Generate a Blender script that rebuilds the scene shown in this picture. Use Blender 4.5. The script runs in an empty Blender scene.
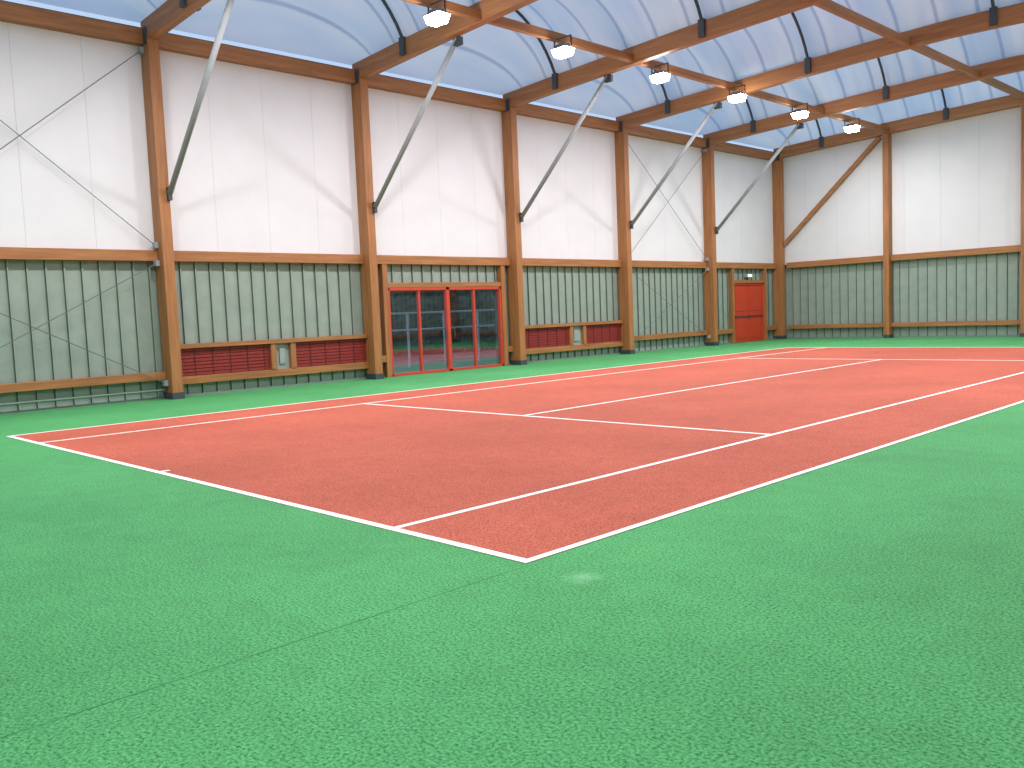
import bpy, math, random
from mathutils import Vector, Matrix, noise as mnoise
random.seed(4)
scn=bpy.context.scene
scn.view_settings.view_transform='Standard'

# ------------------------------------------------------------------ materials
def srgb(r,g,b):
    def c(v):
        v/=255.0
        return v/12.92 if v<=0.04045 else ((v+0.055)/1.055)**2.4
    return (c(r),c(g),c(b),1)
def newmat(name):
    m=bpy.data.materials.new(name); m.use_nodes=True
    nt=m.node_tree; b=nt.nodes['Principled BSDF']
    return m,nt,b
def simple(name,col,rough=.6,metal=0,noise=0.08,scale=6,bump=0):
    m,nt,b=newmat(name)
    N=nt.nodes; L=nt.links
    tc=N.new('ShaderNodeTexCoord'); nz=N.new('ShaderNodeTexNoise'); nz.inputs['Scale'].default_value=scale; nz.inputs['Detail'].default_value=3
    L.new(tc.outputs['Object'],nz.inputs['Vector'])
    cr=N.new('ShaderNodeValToRGB'); L.new(nz.outputs['Fac'],cr.inputs[0])
    cr.color_ramp.elements[0].position=.3; cr.color_ramp.elements[1].position=.7
    cr.color_ramp.elements[0].color=tuple(v*(1-noise) for v in col[:3])+(1,)
    cr.color_ramp.elements[1].color=tuple(min(1,v*(1+noise)) for v in col[:3])+(1,)
    L.new(cr.outputs[0],b.inputs['Base Color'])
    b.inputs['Roughness'].default_value=rough; b.inputs['Metallic'].default_value=metal
    return m
def wood(name,axis,col=(166,111,66)):
    m,nt,b=newmat(name); N=nt.nodes; L=nt.links
    tc=N.new('ShaderNodeTexCoord'); mp=N.new('ShaderNodeMapping')
    s=[14,14,14]; s[axis]=0.9
    mp.inputs['Scale'].default_value=s
    L.new(tc.outputs['Object'],mp.inputs[0])
    nz=N.new('ShaderNodeTexNoise'); nz.inputs['Scale'].default_value=1.0; nz.inputs['Detail'].default_value=4; nz.inputs['Roughness'].default_value=.6
    L.new(mp.outputs[0],nz.inputs['Vector'])
    cr=N.new('ShaderNodeValToRGB'); L.new(nz.outputs['Fac'],cr.inputs[0])
    c=srgb(*col)
    e=cr.color_ramp.elements
    e[0].position=.25; e[0].color=(c[0]*.66,c[1]*.6,c[2]*.55,1)
    e[1].position=.75; e[1].color=(min(1,c[0]*1.22),c[1]*1.22,c[2]*1.22,1)
    L.new(cr.outputs[0],b.inputs['Base Color']); b.inputs['Roughness'].default_value=.55
    return m
WX=wood('glulam_x',0); WY=wood('glulam_y',1); WZ=wood('glulam_z',2)
STEEL=simple('painted_steel',srgb(150,156,162),.65,0,.06)
DARK=simple('dark_steel',srgb(60,68,76),.6,0)
CABLE=simple('cable_steel',srgb(105,110,114),.6,0)
WHITE=simple('white_panel',srgb(222,221,226),.55,0,.02,1.5)
SAGE=simple('sage_cladding',srgb(144,158,149),.5,0,.08,3)
RIB_SHADE=simple('sage_cladding_rib_shade',srgb(88,102,95),.5,0,.08,3)  # darker sage for the rib sides: their shade is painted into the colour
SAGE2=simple('sage_flashing',srgb(112,136,120),.6,0,.08,3)
RED=simple('red_frame',srgb(196,66,42),.45,0,.06)
RED2=simple('red_door_paint',srgb(196,62,36),.45,0,.06)
VENT=simple('vent_red',srgb(140,38,36),.6,0,.12,10)
VENTD=simple('vent_dark',srgb(84,24,24),.7,0,.12,10)
LINE=simple('line_paint',srgb(252,250,246),.7,0,.04,30)
HOUSING=simple('lamp_housing',srgb(120,122,126),.5,0)
GREY=simple('grey_plastic',srgb(150,160,158),.5)
BACK=simple('wall_backing',srgb(70,80,74),.8)
PAVE=simple('exterior_paving',srgb(112,110,112),.8,0,.2,2)
LEAF=simple('hedge_leaves',srgb(52,66,58),.8,0,.4,5)
RAILW=simple('white_railing_paint',srgb(225,228,232),.5,0,.03)
def glassmat():
    m,nt,b=newmat('door_glass'); N=nt.nodes; L=nt.links
    N.remove(b)
    t=N.new('ShaderNodeBsdfTransparent'); t.inputs[0].default_value=(.85,.9,.93,1)
    g=N.new('ShaderNodeBsdfGlossy'); g.inputs['Roughness'].default_value=.02; g.inputs['Color'].default_value=(.85,.88,.98,1)
    mx=N.new('ShaderNodeMixShader'); mx.inputs[0].default_value=.22
    out=[n for n in N if n.type=='OUTPUT_MATERIAL'][0]
    L.new(t.outputs[0],mx.inputs[1]); L.new(g.outputs[0],mx.inputs[2]); L.new(mx.outputs[0],out.inputs[0])
    return m
GLASS=glassmat()
def emis(name,col,s):
    m,nt,b=newmat(name); b.inputs['Emission Color'].default_value=col; b.inputs['Emission Strength'].default_value=s
    return m
LENS=emis('lamp_lens',(1,.98,.96,1),70)
SIGN=emis('exit_light',(.7,1,.8,1),.8)

def carpet(name,c_dark,c_mid,c_lite,seed,scuff=False):
    m,nt,b=newmat(name); N=nt.nodes; L=nt.links
    tc=N.new('ShaderNodeTexCoord')
    def noise(s,d,r=.6):
        n=N.new('ShaderNodeTexNoise'); n.inputs['Scale'].default_value=s; n.inputs['Detail'].default_value=d; n.inputs['Roughness'].default_value=r
        mp=N.new('ShaderNodeMapping'); mp.inputs['Location'].default_value=(seed,seed*2,0)
        L.new(tc.outputs['Object'],mp.inputs[0]); L.new(mp.outputs[0],n.inputs['Vector']); return n
    g=noise(66,3,.78); p=noise(.45,3,.6); q=noise(5,3,.6)
    cr=N.new('ShaderNodeValToRGB'); e=cr.color_ramp.elements
    e[0].position=.36; e[0].color=c_dark; e[1].position=.66; e[1].color=c_lite
    k=e.new(.48); k.color=c_mid
    L.new(g.outputs['Fac'],cr.inputs[0])
    mr=N.new('ShaderNodeMapRange'); mr.inputs['From Min'].default_value=.3; mr.inputs['From Max'].default_value=.7; mr.inputs['To Min'].default_value=.88; mr.inputs['To Max'].default_value=1.1
    L.new(p.outputs['Fac'],mr.inputs[0])
    mr2=N.new('ShaderNodeMapRange'); mr2.inputs['From Min'].default_value=.3; mr2.inputs['From Max'].default_value=.7; mr2.inputs['To Min'].default_value=.94; mr2.inputs['To Max'].default_value=1.06
    L.new(q.outputs['Fac'],mr2.inputs[0])
    mu=N.new('ShaderNodeMath'); mu.operation='MULTIPLY'; L.new(mr.outputs[0],mu.inputs[0]); L.new(mr2.outputs[0],mu.inputs[1])
    vm=N.new('ShaderNodeVectorMath'); vm.operation='SCALE'; L.new(cr.outputs[0],vm.inputs[0]); L.new(mu.outputs[0],vm.inputs['Scale'])
    out=vm.outputs[0]
    if scuff:
        v=N.new('ShaderNodeVectorMath'); v.operation='DISTANCE'; v.inputs[1].default_value=(.45,0,0)
        L.new(tc.outputs['Object'],v.inputs[0])
        q2=noise(14,4,.7)
        ad=N.new('ShaderNodeMath'); ad.operation='MULTIPLY_ADD'; ad.inputs[1].default_value=.3; L.new(q2.outputs['Fac'],ad.inputs[0]); L.new(v.outputs['Value'],ad.inputs[2])
        m3=N.new('ShaderNodeMapRange'); m3.inputs['From Min'].default_value=.15; m3.inputs['From Max'].default_value=.28; m3.inputs['To Min'].default_value=.45; m3.inputs['To Max'].default_value=0
        L.new(ad.outputs[0],m3.inputs[0])
        mx=N.new('ShaderNodeMix'); mx.data_type='RGBA'; L.new(m3.outputs[0],mx.inputs[0]); L.new(out,mx.inputs[6]); mx.inputs[7].default_value=srgb(160,215,170)
        out=mx.outputs[2]
    L.new(out,b.inputs['Base Color'])
    b.inputs['Roughness'].default_value=.85; b.inputs['Specular IOR Level'].default_value=.2
    bp=N.new('ShaderNodeBump'); bp.inputs['Strength'].default_value=.5; bp.inputs['Distance'].default_value=.006
    L.new(g.outputs['Fac'],bp.inputs['Height']); L.new(bp.outputs[0],b.inputs['Normal'])
    return m
GREEN=carpet('green_acrylic',srgb(38,98,58),srgb(76,156,94),srgb(108,188,120),3.1,True)
CLAY=carpet('terracotta_acrylic',srgb(136,60,48),srgb(188,93,74),srgb(208,118,96),8.7)

def membrane():
    m,nt,b=newmat('roof_membrane'); N=nt.nodes; L=nt.links
    out=[n for n in N if n.type=='OUTPUT_MATERIAL'][0]; N.remove(b)
    tc=N.new('ShaderNodeTexCoord')
    mpn=N.new('ShaderNodeMapping'); mpn.inputs['Scale'].default_value=(1.6,.25,.25); L.new(tc.outputs['Object'],mpn.inputs[0])
    nz=N.new('ShaderNodeTexNoise'); nz.inputs['Scale'].default_value=.9; nz.inputs['Detail'].default_value=2
    L.new(mpn.outputs[0],nz.inputs['Vector'])
    wv=N.new('ShaderNodeTexWave'); wv.bands_direction='X'; wv.inputs['Scale'].default_value=.33; wv.inputs['Distortion'].default_value=.2
    L.new(tc.outputs['Object'],wv.inputs['Vector'])
    cr=N.new('ShaderNodeValToRGB'); cr.color_ramp.elements[0].position=0; cr.color_ramp.elements[0].color=(.58,.64,.74,1)
    cr.color_ramp.elements[1].position=.04; cr.color_ramp.elements[1].color=(.93,.94,.95,1); L.new(wv.outputs['Fac'],cr.inputs[0])
    tr=N.new('ShaderNodeBsdfTranslucent'); df=N.new('ShaderNodeBsdfDiffuse')
    c2=N.new('ShaderNodeValToRGB'); c2.color_ramp.elements[0].position=.3; c2.color_ramp.elements[0].color=(.70,.82,.96,1); c2.color_ramp.elements[1].position=.66; c2.color_ramp.elements[1].color=(.96,.97,1,1)
    L.new(nz.outputs['Fac'],c2.inputs[0])
    mx0=N.new('ShaderNodeMix'); mx0.data_type='RGBA'; mx0.blend_type='MULTIPLY'; mx0.inputs[0].default_value=1
    L.new(cr.outputs[0],mx0.inputs[6]); L.new(c2.outputs[0],mx0.inputs[7])
    L.new(mx0.outputs[2],tr.inputs[0]); L.new(mx0.outputs[2],df.inputs[0])
    mx=N.new('ShaderNodeMixShader'); mx.inputs[0].default_value=.40; L.new(tr.outputs[0],mx.inputs[1]); L.new(df.outputs[0],mx.inputs[2]); L.new(mx.outputs[0],out.inputs[0])
    return m
MEMB=membrane()

# ------------------------------------------------------------------ mesh builder
class MB:
    def __init__(s): s.v=[];s.f=[];s.mi=[];s.m=[]
    def _m(s,mat):
        if mat not in s.m: s.m.append(mat)
        return s.m.index(mat)
    def add(s,vs,fs,mat):
        o=len(s.v); s.v+=[tuple(v) for v in vs]; i=s._m(mat)
        for f in fs: s.f.append([a+o for a in f]); s.mi.append(i)
    def box(s,x0,x1,y0,y1,z0,z1,mat):
        if x0>x1:x0,x1=x1,x0
        if y0>y1:y0,y1=y1,y0
        vs=[(x0,y0,z0),(x1,y0,z0),(x1,y1,z0),(x0,y1,z0),(x0,y0,z1),(x1,y0,z1),(x1,y1,z1),(x0,y1,z1)]
        s.add(vs,[(3,2,1,0),(4,5,6,7),(0,1,5,4),(1,2,6,5),(2,3,7,6),(3,0,4,7)],mat)
    def beam(s,p0,p1,w,h,mat,up=(0,0,1)):
        p0=Vector(p0);p1=Vector(p1);d=(p1-p0).normalized();a=d.cross(Vector(up)).normalized();b=a.cross(d).normalized()
        vs=[]
        for p in(p0,p1):
            for sx,sy in((-1,-1),(1,-1),(1,1),(-1,1)): vs.append(p+a*sx*w/2+b*sy*h/2)
        s.add(vs,[(0,1,2,3),(7,6,5,4),(0,4,5,1),(1,5,6,2),(2,6,7,3),(3,7,4,0)],mat)
    def tube(s,p0,p1,r,mat,n=10): s.path([p0,p1],r,mat,n)
    def path(s,pts,r,mat,n=8):
        pts=[Vector(p) for p in pts]; vs=[];fs=[]
        for i,p in enumerate(pts):
            d=(pts[min(i+1,len(pts)-1)]-pts[max(i-1,0)]).normalized()
            ref=Vector((1,0,0)) if abs(d.x)<.95 else Vector((0,0,1))
            a=d.cross(ref).normalized();b=d.cross(a)
            for k in range(n):
                t=2*math.pi*k/n; vs.append(p+a*math.cos(t)*r+b*math.sin(t)*r)
        for i in range(len(pts)-1):
            for k in range(n): fs.append((i*n+k,i*n+(k+1)%n,(i+1)*n+(k+1)%n,(i+1)*n+k))
        fs.append(tuple(range(n))[::-1]); fs.append(tuple((len(pts)-1)*n+k for k in range(n)))
        s.add(vs,fs,mat)
    def obj(s,name,parent=None,bevel=0,smooth=False):
        me=bpy.data.meshes.new(name); me.from_pydata(s.v,[],s.f)
        for m in s.m: me.materials.append(m)
        me.polygons.foreach_set('material_index',s.mi)
        if smooth: me.polygons.foreach_set('use_smooth',[True]*len(s.f))
        me.update()
        o=bpy.data.objects.new(name,me); bpy.context.collection.objects.link(o)
        if parent: o.parent=parent
        if bevel:
            b=o.modifiers.new('bevel','BEVEL'); b.width=bevel; b.segments=2; b.limit_method='ANGLE'
        return o
    def at(s,x,y,z):
        s.v=[(a-x,b-y,c-z) for a,b,c in s.v]; return s
def empty(name,loc=(0,0,0)):
    e=bpy.data.objects.new(name,None); e.location=loc; bpy.context.collection.objects.link(e); return e

# ------------------------------------------------------------------ layout
XL=-15.05; RIDGE=-4.5; XR=2*RIDGE-XL
YE=30.62; YN=-11.55
CY=[-11.40,-6.17,-0.95,4.28,9.54,14.78,20.02,25.21,30.42]
HALF=RIDGE-(-14.9)
def zb(x): return 7.49+.43*(1-min(1,abs((x-RIDGE)/HALF))**1.3)   # underside of rafters
RD=.42
def zt(x): return zb(x)+RD

f=MB(); f.box(XL-.15,XR+.15,YN-.1,YE+.1,-.2,0,GREEN); f.obj('floor')
s=MB(); s.box(.03,.038,YN+.1,-.07,0,.0008,simple('seam_green',srgb(52,122,72),.9,0,.35,5)); s.obj('trim_1')
court=empty('tennis_court')
c=MB(); c.box(-10.97,0,0,23.77,0,.003,CLAY); c.obj('court_surface',court)
l=MB(); W=.058; z0,z1=.003,.006
def ln(x0,x1,y0,y1): l.box(x0,x1,y0,y1,z0,z1,LINE)
ln(-10.97,0,0,.07); ln(-10.97,0,23.70,23.77)
for x in(-10.97,-W): ln(x,x+W,.07,23.70)
for x in(-9.6,-1.37-W): ln(x,x+W,.07,23.70)
ln(-9.542,-1.428,5.46,5.46+W); ln(-9.542,-1.428,18.26,18.26+W)
ln(-5.485-W/2,-5.485+W/2,5.518,18.26)
ln(-5.53-W/2,-5.53+W/2,.07,.16); ln(-5.485-W/2,-5.485+W/2,23.61,23.70)
l.obj('court_lines',court)

# ------------------------------------------------------------------ walls
def cladding(mb,axis,face,inward,a0,a1,zb0,zt0,mat,period=.34):
    a=a0
    def quad(p,d,q,e,mt):
        vs=[]
        for pp,dd in((p,d),(q,e)):
            for z in(zb0,zt0): vs.append((face+inward*dd,pp,z) if axis==1 else (pp,face+inward*dd,z))
        mb.add(vs,[(0,2,3,1)],mt)
    while a<a1-.001:
        pr=[(0,0,mat),(.262,0,RIB_SHADE),(.274,.05,mat),(.3,.05,RIB_SHADE),(.312,0,mat),(.34,0,None)]
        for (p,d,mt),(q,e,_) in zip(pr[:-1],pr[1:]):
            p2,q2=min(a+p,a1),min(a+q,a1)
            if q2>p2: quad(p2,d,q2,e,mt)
        a+=period
def long_wall(name,X,sgn,openings):
    w=MB(); segs=[]; cur=YN
    for (o0,o1,h,thru) in openings+[(YE,YE,0,0)]:
        segs.append((cur,o0)); cur=o1
    for a,b in segs:
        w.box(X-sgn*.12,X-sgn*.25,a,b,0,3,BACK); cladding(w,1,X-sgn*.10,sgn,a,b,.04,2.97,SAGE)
        w.box(X-sgn*.12,X-sgn*.03,a,b,0,.05,SAGE2)
    for (o0,o1,h,thru) in openings:
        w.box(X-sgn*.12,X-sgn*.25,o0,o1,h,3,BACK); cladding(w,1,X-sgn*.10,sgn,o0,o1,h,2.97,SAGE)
        if not thru: w.box(X-sgn*.2,X-sgn*.3,o0-.1,o1+.1,0,h,BACK)
    w.box(X-sgn*.08,X-sgn*.25,YN,YE,3,7.85,BACK)
    for i in range(len(CY)-1):
        a,b=CY[i],CY[i+1]; n=4; d=(b-a)/n
        for k in range(n):
            w.box(X,X-sgn*.09,a+k*d+.002,a+(k+1)*d-.002,3.1,7.5,WHITE)
    return w.obj(name)
D1=(10.17,14.28,2.34,1); D2=(27.0,29.35,2.37,0)
long_wall('wall_left',XL,1,[D1,D2])
long_wall('wall_right',XR,-1,[])
def end_wall(name,Y,sgn):
    w=MB()
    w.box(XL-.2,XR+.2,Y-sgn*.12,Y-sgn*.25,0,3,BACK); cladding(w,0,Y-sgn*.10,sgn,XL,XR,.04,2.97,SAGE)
    w.box(XL,XR,Y-sgn*.12,Y-sgn*.03,0,.05,SAGE2)
    n=16
    for i in range(n):
        a=XL+(XR-XL)*i/n; b=XL+(XR-XL)*(i+1)/n
        for (m,y0,y1,g,zlo,add) in((WHITE,Y,Y-sgn*.09,.002,3.1,0.1),(BACK,Y-sgn*.1,Y-sgn*.25,0,3,.4)):
            za,zc=zb(a)+add,zb(b)+add
            vs=[(a+g,y0,zlo),(b-g,y0,zlo),(b-g,y1,zlo),(a+g,y1,zlo),(a+g,y0,za),(b-g,y0,zc),(b-g,y1,zc),(a+g,y1,za)]
            w.add(vs,[(3,2,1,0),(4,5,6,7),(0,1,5,4),(1,2,6,5),(2,3,7,6),(3,0,4,7)],m)
    return w.obj(name)
end_wall('wall_far',YE,-1); end_wall('wall_near',YN,1)

# ------------------------------------------------------------------ columns, rafters
def column(x0,x1,y,top,w=.24,name='timber_column'):
    e=empty(name,((x0+x1)/2,y,0))
    m=MB(); hx=abs(x1-x0)/2
    m.box(-hx,hx,-w/2,w/2,.1,top,WZ); m.obj('shaft',e,.012)
    m=MB(); m.box(-hx-.012,hx+.012,-w/2-.012,w/2+.012,0,.14,DARK)
    for yy in(-w/2-.02,w/2+.02): m.tube((0,yy-.01,.08),(0,yy+.01,.08),.02,DARK)
    m.obj('steel_shoe',e)
for y in CY:
    column(XL-.05,-14.66,y,7.62)
    column(XR+.05,2*RIDGE+14.66,y,7.62)
for x in(-10.33,-5.6,-.9):
    Y=30.42
    e=empty('timber_column',(x,Y+.02,0)); m=MB(); m.box(-.11,.11,-.17,.17,.1,zb(x),WZ); m.obj('shaft',e,.012)
    m=MB(); m.box(-.12,.12,-.18,.18,0,.13,DARK); m.obj('steel_shoe',e)
for y in CY:
    m=MB(); n=40; xa,xb=-14.98,2*RIDGE+14.98; vs=[];fs=[]
    for i in range(n+1):
        x=xa+(xb-xa)*i/n
        for dy,z in((-.11,zb(x)),(.11,zb(x)),(.11,zt(x)),(-.11,zt(x))): vs.append((x,dy,z))
    for i in range(n):
        for k in range(4): fs.append((4*i+k,4*(i+1)+k,4*(i+1)+(k+1)%4,4*i+(k+1)%4))
    fs.append((0,1,2,3)); fs.append((4*n+3,4*n+2,4*n+1,4*n))
    m.add(vs,fs,WX)
    o=m.obj('roof_rafter',None,.01); o.location=(0,y,0)
    for xx in(-14.86,2*RIDGE+14.86):
        p=MB()
        for dy in(-.135,.125): p.box(xx-.16,xx+.16,y+dy,y+dy+.012,7.4,7.75,DARK)
        p.obj('connection_plate')

tn=[1]
def trim(x0,x1,y0,y1,z0,z1,mat,bev=.008):
    tn[0]+=1; m=MB(); m.box(x0,x1,y0,y1,z0,z1,mat); return m.obj('trim_%d'%tn[0],None,bev)
for i in range(len(CY)-1):
    a,b=CY[i]+.12,CY[i+1]-.12
    for s_ in(0,1):
        def X(v): return v if s_==0 else 2*RIDGE-v
        trim(X(-15.04),X(-14.84),a,b,7.42,7.74,WY)
        trim(X(-15.15),X(-14.93),a,b,2.95,3.18,WY)
        if s_==0 and i in(4,): continue
        if s_==0 and i==7:
            trim(-15.15,-14.95,a,26.85,.40,.58,WY); trim(-15.15,-14.95,29.5,b,.40,.58,WY); continue
        lo=.28 if (s_==0 and i in(3,5)) else .42
        trim(X(-15.1),X(-14.95),a,b,lo,lo+.17,WY)
    if i<3:
        p=MB(); p.tube((-14.98,a+.02,.2),(-14.98,b-.02,.2),.022,SAGE2); p.obj('heating_pipe')
xs=[-14.66,-10.33,-5.6,-.9,2*RIDGE+14.66]
for i in range(4):
    a=xs[i]+.11; b=xs[i+1]-.11
    trim(a,b,30.45,30.6,2.95,3.18,WX); trim(a,b,30.47,30.62,.42,.58,WX)

m=MB(); m.beam((-14.6,30.42,3.95),(-10.6,30.42,7.66),.12,.16,WX); m.obj('timber_brace',None,.01)

for y in CY[1:-1]:
    for s_ in(1,-1):
        def X(v): return v if s_==1 else 2*RIDGE-v
        zt_=zb(-11.2)+.02; yo=y+.1
        e=empty('steel_knee_strut',(X(-12.9),yo,6.0))
        m=MB(); m.tube((X(-14.6),yo,4.35),(X(-11.2),yo,zt_-.03),.058,STEEL,14); m.at(X(-12.9),yo,6.0).obj('tube',e,0,True)
        m=MB(); m.box(X(-14.655),X(-14.56),yo-.05,yo+.03,4.2,4.47,DARK); m.box(X(-11.3),X(-11.08),yo-.05,yo+.05,zt_-.2,zt_-.03,DARK)
        m.at(X(-12.9),yo,6.0).obj('end_brackets',e)
def xbrace(y0,y1,z0,z1):
    c=(-14.88,(y0+y1)/2,(z0+z1)/2)
    e=empty('cable_cross_brace',c)
    m=MB(); m.tube((-14.86,y0,z0),(-14.86,y1,z1),.009,CABLE,6); m.tube((-14.9,y1,z0),(-14.9,y0,z1),.009,CABLE,6); m.at(*c).obj('cables',e)
    m=MB()
    for y in(y0,y1):
        for z in(z0,z1): m.box(-14.95,-14.83,y-.04,y+.04,z-.06,z+.06,STEEL)
    m.at(*c).obj('anchors',e)
for a in(CY[2],CY[6]):
    b=CY[CY.index(a)+1]
    xbrace(a+.17,b-.17,3.28,7.3); xbrace(a+.17,b-.17,.35,2.9)

for px in(-10.25,-5.45,-.4,3.6):
    m=MB(); zz=zb(px)
    for i in range(len(CY)-1): m.box(px-.07,px+.07,CY[i]+.11,CY[i+1]-.11,zz+.03,zz+.22,WY)
    m.obj('roof_purlin',None,.008)

# hoops and membrane
HX=[-12.87,-8.15,-3.43,1.29,4.2]
RISE=1.7
_R=(5.25**2/4+RISE**2)/(2*RISE)
def arc(u): return (math.sqrt(_R*_R-(5.25*(u-.5))**2)-(_R-RISE))/RISE
def rise(x):
    xa,xb=-15.0,2*RIDGE+15.0
    if x<=HX[0]: return RISE*max(0,(x-xa)/(HX[0]-xa))**.75
    if x>=HX[-1]: return RISE*max(0,(xb-x)/(xb-HX[-1]))**.75
    for i in range(len(HX)-1):
        if HX[i]<=x<=HX[i+1]:
            t=(x-HX[i])/(HX[i+1]-HX[i]); return RISE*(1-.25*4*t*(1-t))
ceil=MB()
for i in range(len(CY)-1):
    a,b=CY[i],CY[i+1]; nx=90; nu=24; vs=[];fs=[]
    for j in range(nx+1):
        x=-15.1+21.2*j/nx
        xc=min(max(x,-15.0),2*RIDGE+15.0)
        for k in range(nu+1):
            u=k/nu; vs.append((x,a+(b-a)*u,zt(xc)+.02+rise(xc)*arc(u)))
    for j in range(nx):
        for k in range(nu): q=j*(nu+1)+k; fs.append((q,q+1,q+nu+2,q+nu+1))
    ceil.add(vs,fs,MEMB)
ceil.obj('ceiling',None,0,True)
for i in range(len(CY)-1):
    a,b=CY[i]+.1,CY[i+1]-.1
    for x in HX[:4]:
        m=MB(); pts=[]
        for k in range(29):
            u=k/28; pts.append((x,a+(b-a)*u,zt(x)-.1+rise(x)*arc(u)+.04))
        m.path(pts,.04,DARK,8)
        for yy in(a+.03,b-.03): m.box(x-.08,x+.08,yy-.05,yy+.05,zb(x)+.04,zt(x)+.03,DARK)
        m.obj('roof_hoop',None,0,False)

# floodlights
LP=198
def lamp(x,y,z=7.42):
    e=empty('floodlight',(x,y,z)); e.scale=(.88,.88,.88)
    m=MB(); m.box(-.26,.26,-.19,.19,.11,.14,HOUSING)
    m.add([(-.24,-.17,.14),(.24,-.17,.14),(.24,.17,.14),(-.24,.17,.14),(-.12,-.09,.25),(.12,-.09,.25),(.12,.09,.25),(-.12,.09,.25)],[(4,5,6,7),(0,1,5,4),(1,2,6,5),(2,3,7,6),(3,0,4,7)],HOUSING)
    m.obj('housing',e,.008)
    m=MB(); m.add([(-.25,-.18,.11),(.25,-.18,.11),(.25,.18,.11),(-.25,.18,.11),(-.2,-.14,-.07),(.2,-.14,-.07),(.2,.14,-.07),(-.2,.14,-.07)],[(4,7,6,5),(0,4,5,1),(1,5,6,2),(2,6,7,3),(3,7,4,0)],LENS); m.obj('lens',e)
    m=MB(); top=(zb(x)+.05-z)/.88
    m.box(-.3,-.28,-.02,.02,.1,top,DARK); m.box(.28,.3,-.02,.02,.1,top,DARK); m.box(-.3,.3,-.02,.02,top-.02,top,DARK); m.obj('yoke',e)
    ld=bpy.data.lights.new('lamp_light','AREA'); ld.shape='RECTANGLE'; ld.size=.38; ld.size_y=.26; ld.energy=LP; ld.color=(1,.97,.95)
    lo=bpy.data.objects.new('lamp_light',ld); lo.location=(0,0,-.08); lo.parent=e; bpy.context.collection.objects.link(lo)
for k in range(-3,6):
    y=8.06+3.74*k
    lamp(-10.02,y)
    if y>-1 and k!=-1: lamp(.3,y)
lamp(.3,-3.6)

# ------------------------------------------------------------------ doors
def glazed_door():
    y0,y1,h,_=D1; e=empty('door_1')
    m=MB(); xf=-15.1; xo=-14.98
    m.box(xf,xo,y0,y0+.07,0,h,RED); m.box(xf,xo,y1-.07,y1,0,h,RED); m.box(xf,xo,y0,y1,h-.08,h,RED); m.box(xf,xo,y0,y1,0,.07,RED)
    ym=(y0+y1)/2
    m.box(xf,xo,ym-.06,ym+.06,0,h,RED)
    q=(ym-y0)/2
    for yy in(y0+q+.03,ym+q-.03): m.box(xf,xo-.02,yy-.03,yy+.03,0,h,RED)
    for yy in(ym-.16,ym+.16): m.box(xo,xo+.05,yy-.012,yy+.012,.95,1.2,DARK)
    m.obj('frame',e,.006)
    m=MB(); m.add([(-15.05,y0+.05,.05),(-15.05,y1-.05,.05),(-15.05,y1-.05,h-.05),(-15.05,y0+.05,h-.05)],[(0,1,2,3)],GLASS); m.obj('glazing',e)
    m=MB()
    m.box(-15.12,-14.95,y0-.16,y0,0,2.95,WZ); m.box(-15.12,-14.95,y1,y1+.16,0,2.95,WZ)
    m.obj('timber_posts',e,.008)
    m=MB(); m.box(-15.12,-14.97,y0,y1,h,h+.13,WY); m.obj('timber_lintel',e,.008)
glazed_door()
for a,b in((9.66,10.0),(14.45,14.66)): trim(-15.1,-14.95,a,b,.4,.57,WY)
def solid_door():
    y0,y1,h,_=D2; e=empty('door_2'); m=MB()
    m.box(-15.12,-15.0,y0,y0+.07,0,h,RED); m.box(-15.12,-15.0,y1-.07,y1,0,h,RED); m.box(-15.12,-15.0,y0,y1,h-.08,h,RED)
    m.obj('frame',e,.005)
    ym=(y0+y1)/2; m=MB()
    for a,b in((y0+.08,ym-.01),(ym+.01,y1-.08)):
        m.box(-15.09,-15.04,a,b,.01,h-.09,RED2)
        for z in(.15,1.25): m.box(-15.04,-15.025,a+.12,b-.12,z,z+.9,RED2)
        m.tube((-14.98,a+.08,1.05),(-14.98,b-.08,1.05),.018,DARK)
        m.box(-15.04,-14.97,a+.06,a+.12,1.01,1.09,DARK); m.box(-15.04,-14.97,b-.12,b-.06,1.01,1.09,DARK)
    m.obj('leaves',e,.004)
    m=MB(); m.box(-15.12,-14.93,y0-.14,y0,0,2.95,WZ); m.box(-15.12,-14.93,y1,y1+.14,0,2.95,WZ); m.obj('timber_posts',e,.008)
    m=MB(); m.box(-15.12,-14.95,y0,y1,h,h+.12,WY); m.obj('timber_lintel',e,.008)
solid_door()
m=MB(); m.box(-15.1,-14.93,28.0,28.35,2.6,2.74,GREY); m.box(-14.93,-14.925,28.02,28.33,2.62,2.72,SIGN); m.obj('exit_sign')

# outside, seen through the glazed door: paving, white railing, dark hedge
m=MB(); m.box(-34,-15.3,4,40,-.2,-.04,PAVE); m.obj('exterior_ground')
m=MB()
y=9.0
while y<21.1:
    m.box(-18.53,-18.47,y-.03,y+.03,-.04,1.72,RAILW); y+=1.5
for z in(1.15,1.68): m.tube((-18.5,9,z),(-18.5,21,z),.03,RAILW,8)
m.obj('terrace_railing')
m=MB(); ny,nz=110,26; vs=[];fs=[]
for i in range(ny+1):
    for k in range(nz+1):
        yy=10+26*i/ny; zz=-.05+4.2*k/nz
        d=mnoise.noise(Vector((yy*1.1,zz*1.1,3)))*.5+mnoise.noise(Vector((yy*4,zz*4,7)))*.25
        xx=-25+d-(1.0*(k/nz)**4)
        vs.append((xx,yy,zz+(.3*mnoise.noise(Vector((yy*.8,1,1))) if k==nz else 0)))
for i in range(ny):
    for k in range(nz): q=i*(nz+1)+k; fs.append((q,q+1,q+nz+2,q+nz+1))
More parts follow.
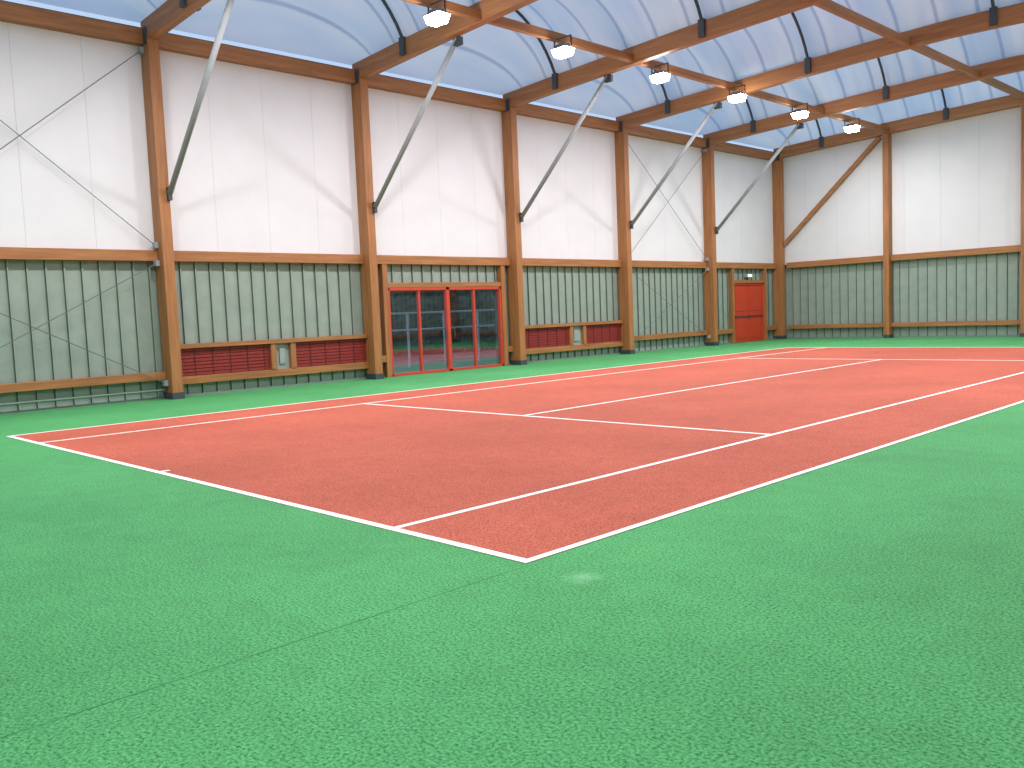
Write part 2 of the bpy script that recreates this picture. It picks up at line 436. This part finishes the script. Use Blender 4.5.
m.add(vs,fs,LEAF); m.obj('garden_hedge')

def vent_unit(y0,ya,yb,y1,z0=.45,z1=1.06):
    e=empty('vent_panel_unit'); m=MB()
    m.box(-15.1,-14.9,y0,y1,z1,z1+.1,WY); m.obj('top_rail',e,.006)
    m=MB()
    for a in(ya-.14,yb): m.box(-15.1,-14.93,a,a+.14,z0,z1,WZ)
    m.obj('posts',e,.006)
    m=MB(); m.box(-15.08,-15.04,ya,yb,z0,z1,GREY); m.box(-15.04,-15.0,ya+.12,yb-.12,z0+.12,z1-.12,GREY); m.obj('control_box',e)
    m=MB()
    for a,b in((y0,ya-.14),(yb+.14,y1)):
        m.box(-15.08,-15.03,a,b,z0,z1,VENTD)
        n=8
        for k in range(n):
            z=z0+(z1-z0)*(k+.15)/n; m.box(-15.03,-15.0,a,b,z,z+(z1-z0)/n*.8,VENT)
        k=a
        while k<b: m.box(-15.0,-14.99,k,k+.02,z0,z1,VENTD); k+=.42
    m.obj('louvres',e)
vent_unit(4.42,6.82,7.2,9.4)
vent_unit(14.95,17.35,17.85,19.85)

# ------------------------------------------------------------------ world, camera
w=bpy.data.worlds.new('dusk'); scn.world=w; w.use_nodes=True
bg=w.node_tree.nodes['Background']; bg.inputs[0].default_value=(.56,.73,1,1); bg.inputs[1].default_value=.92
cam=bpy.data.objects.new('camera',bpy.data.cameras.new('camera')); bpy.context.collection.objects.link(cam)
yaw,pitch,roll,fpx=-.7974,-.0796,-.0413,877.68
fw=Vector((math.sin(yaw)*math.cos(pitch),math.cos(yaw)*math.cos(pitch),math.sin(pitch)))
r=Vector((math.cos(yaw),-math.sin(yaw),0)); u=r.cross(fw)
r2=r*math.cos(roll)+u*math.sin(roll); u2=-r*math.sin(roll)+u*math.cos(roll)
M=Matrix((r2,u2,-fw)).transposed().to_4x4(); M.translation=Vector((3.7276,-3.695,1.5216)); cam.matrix_world=M
cam.data.sensor_width=36; cam.data.lens=fpx/1024*36; cam.data.clip_end=200
scn.camera=cam
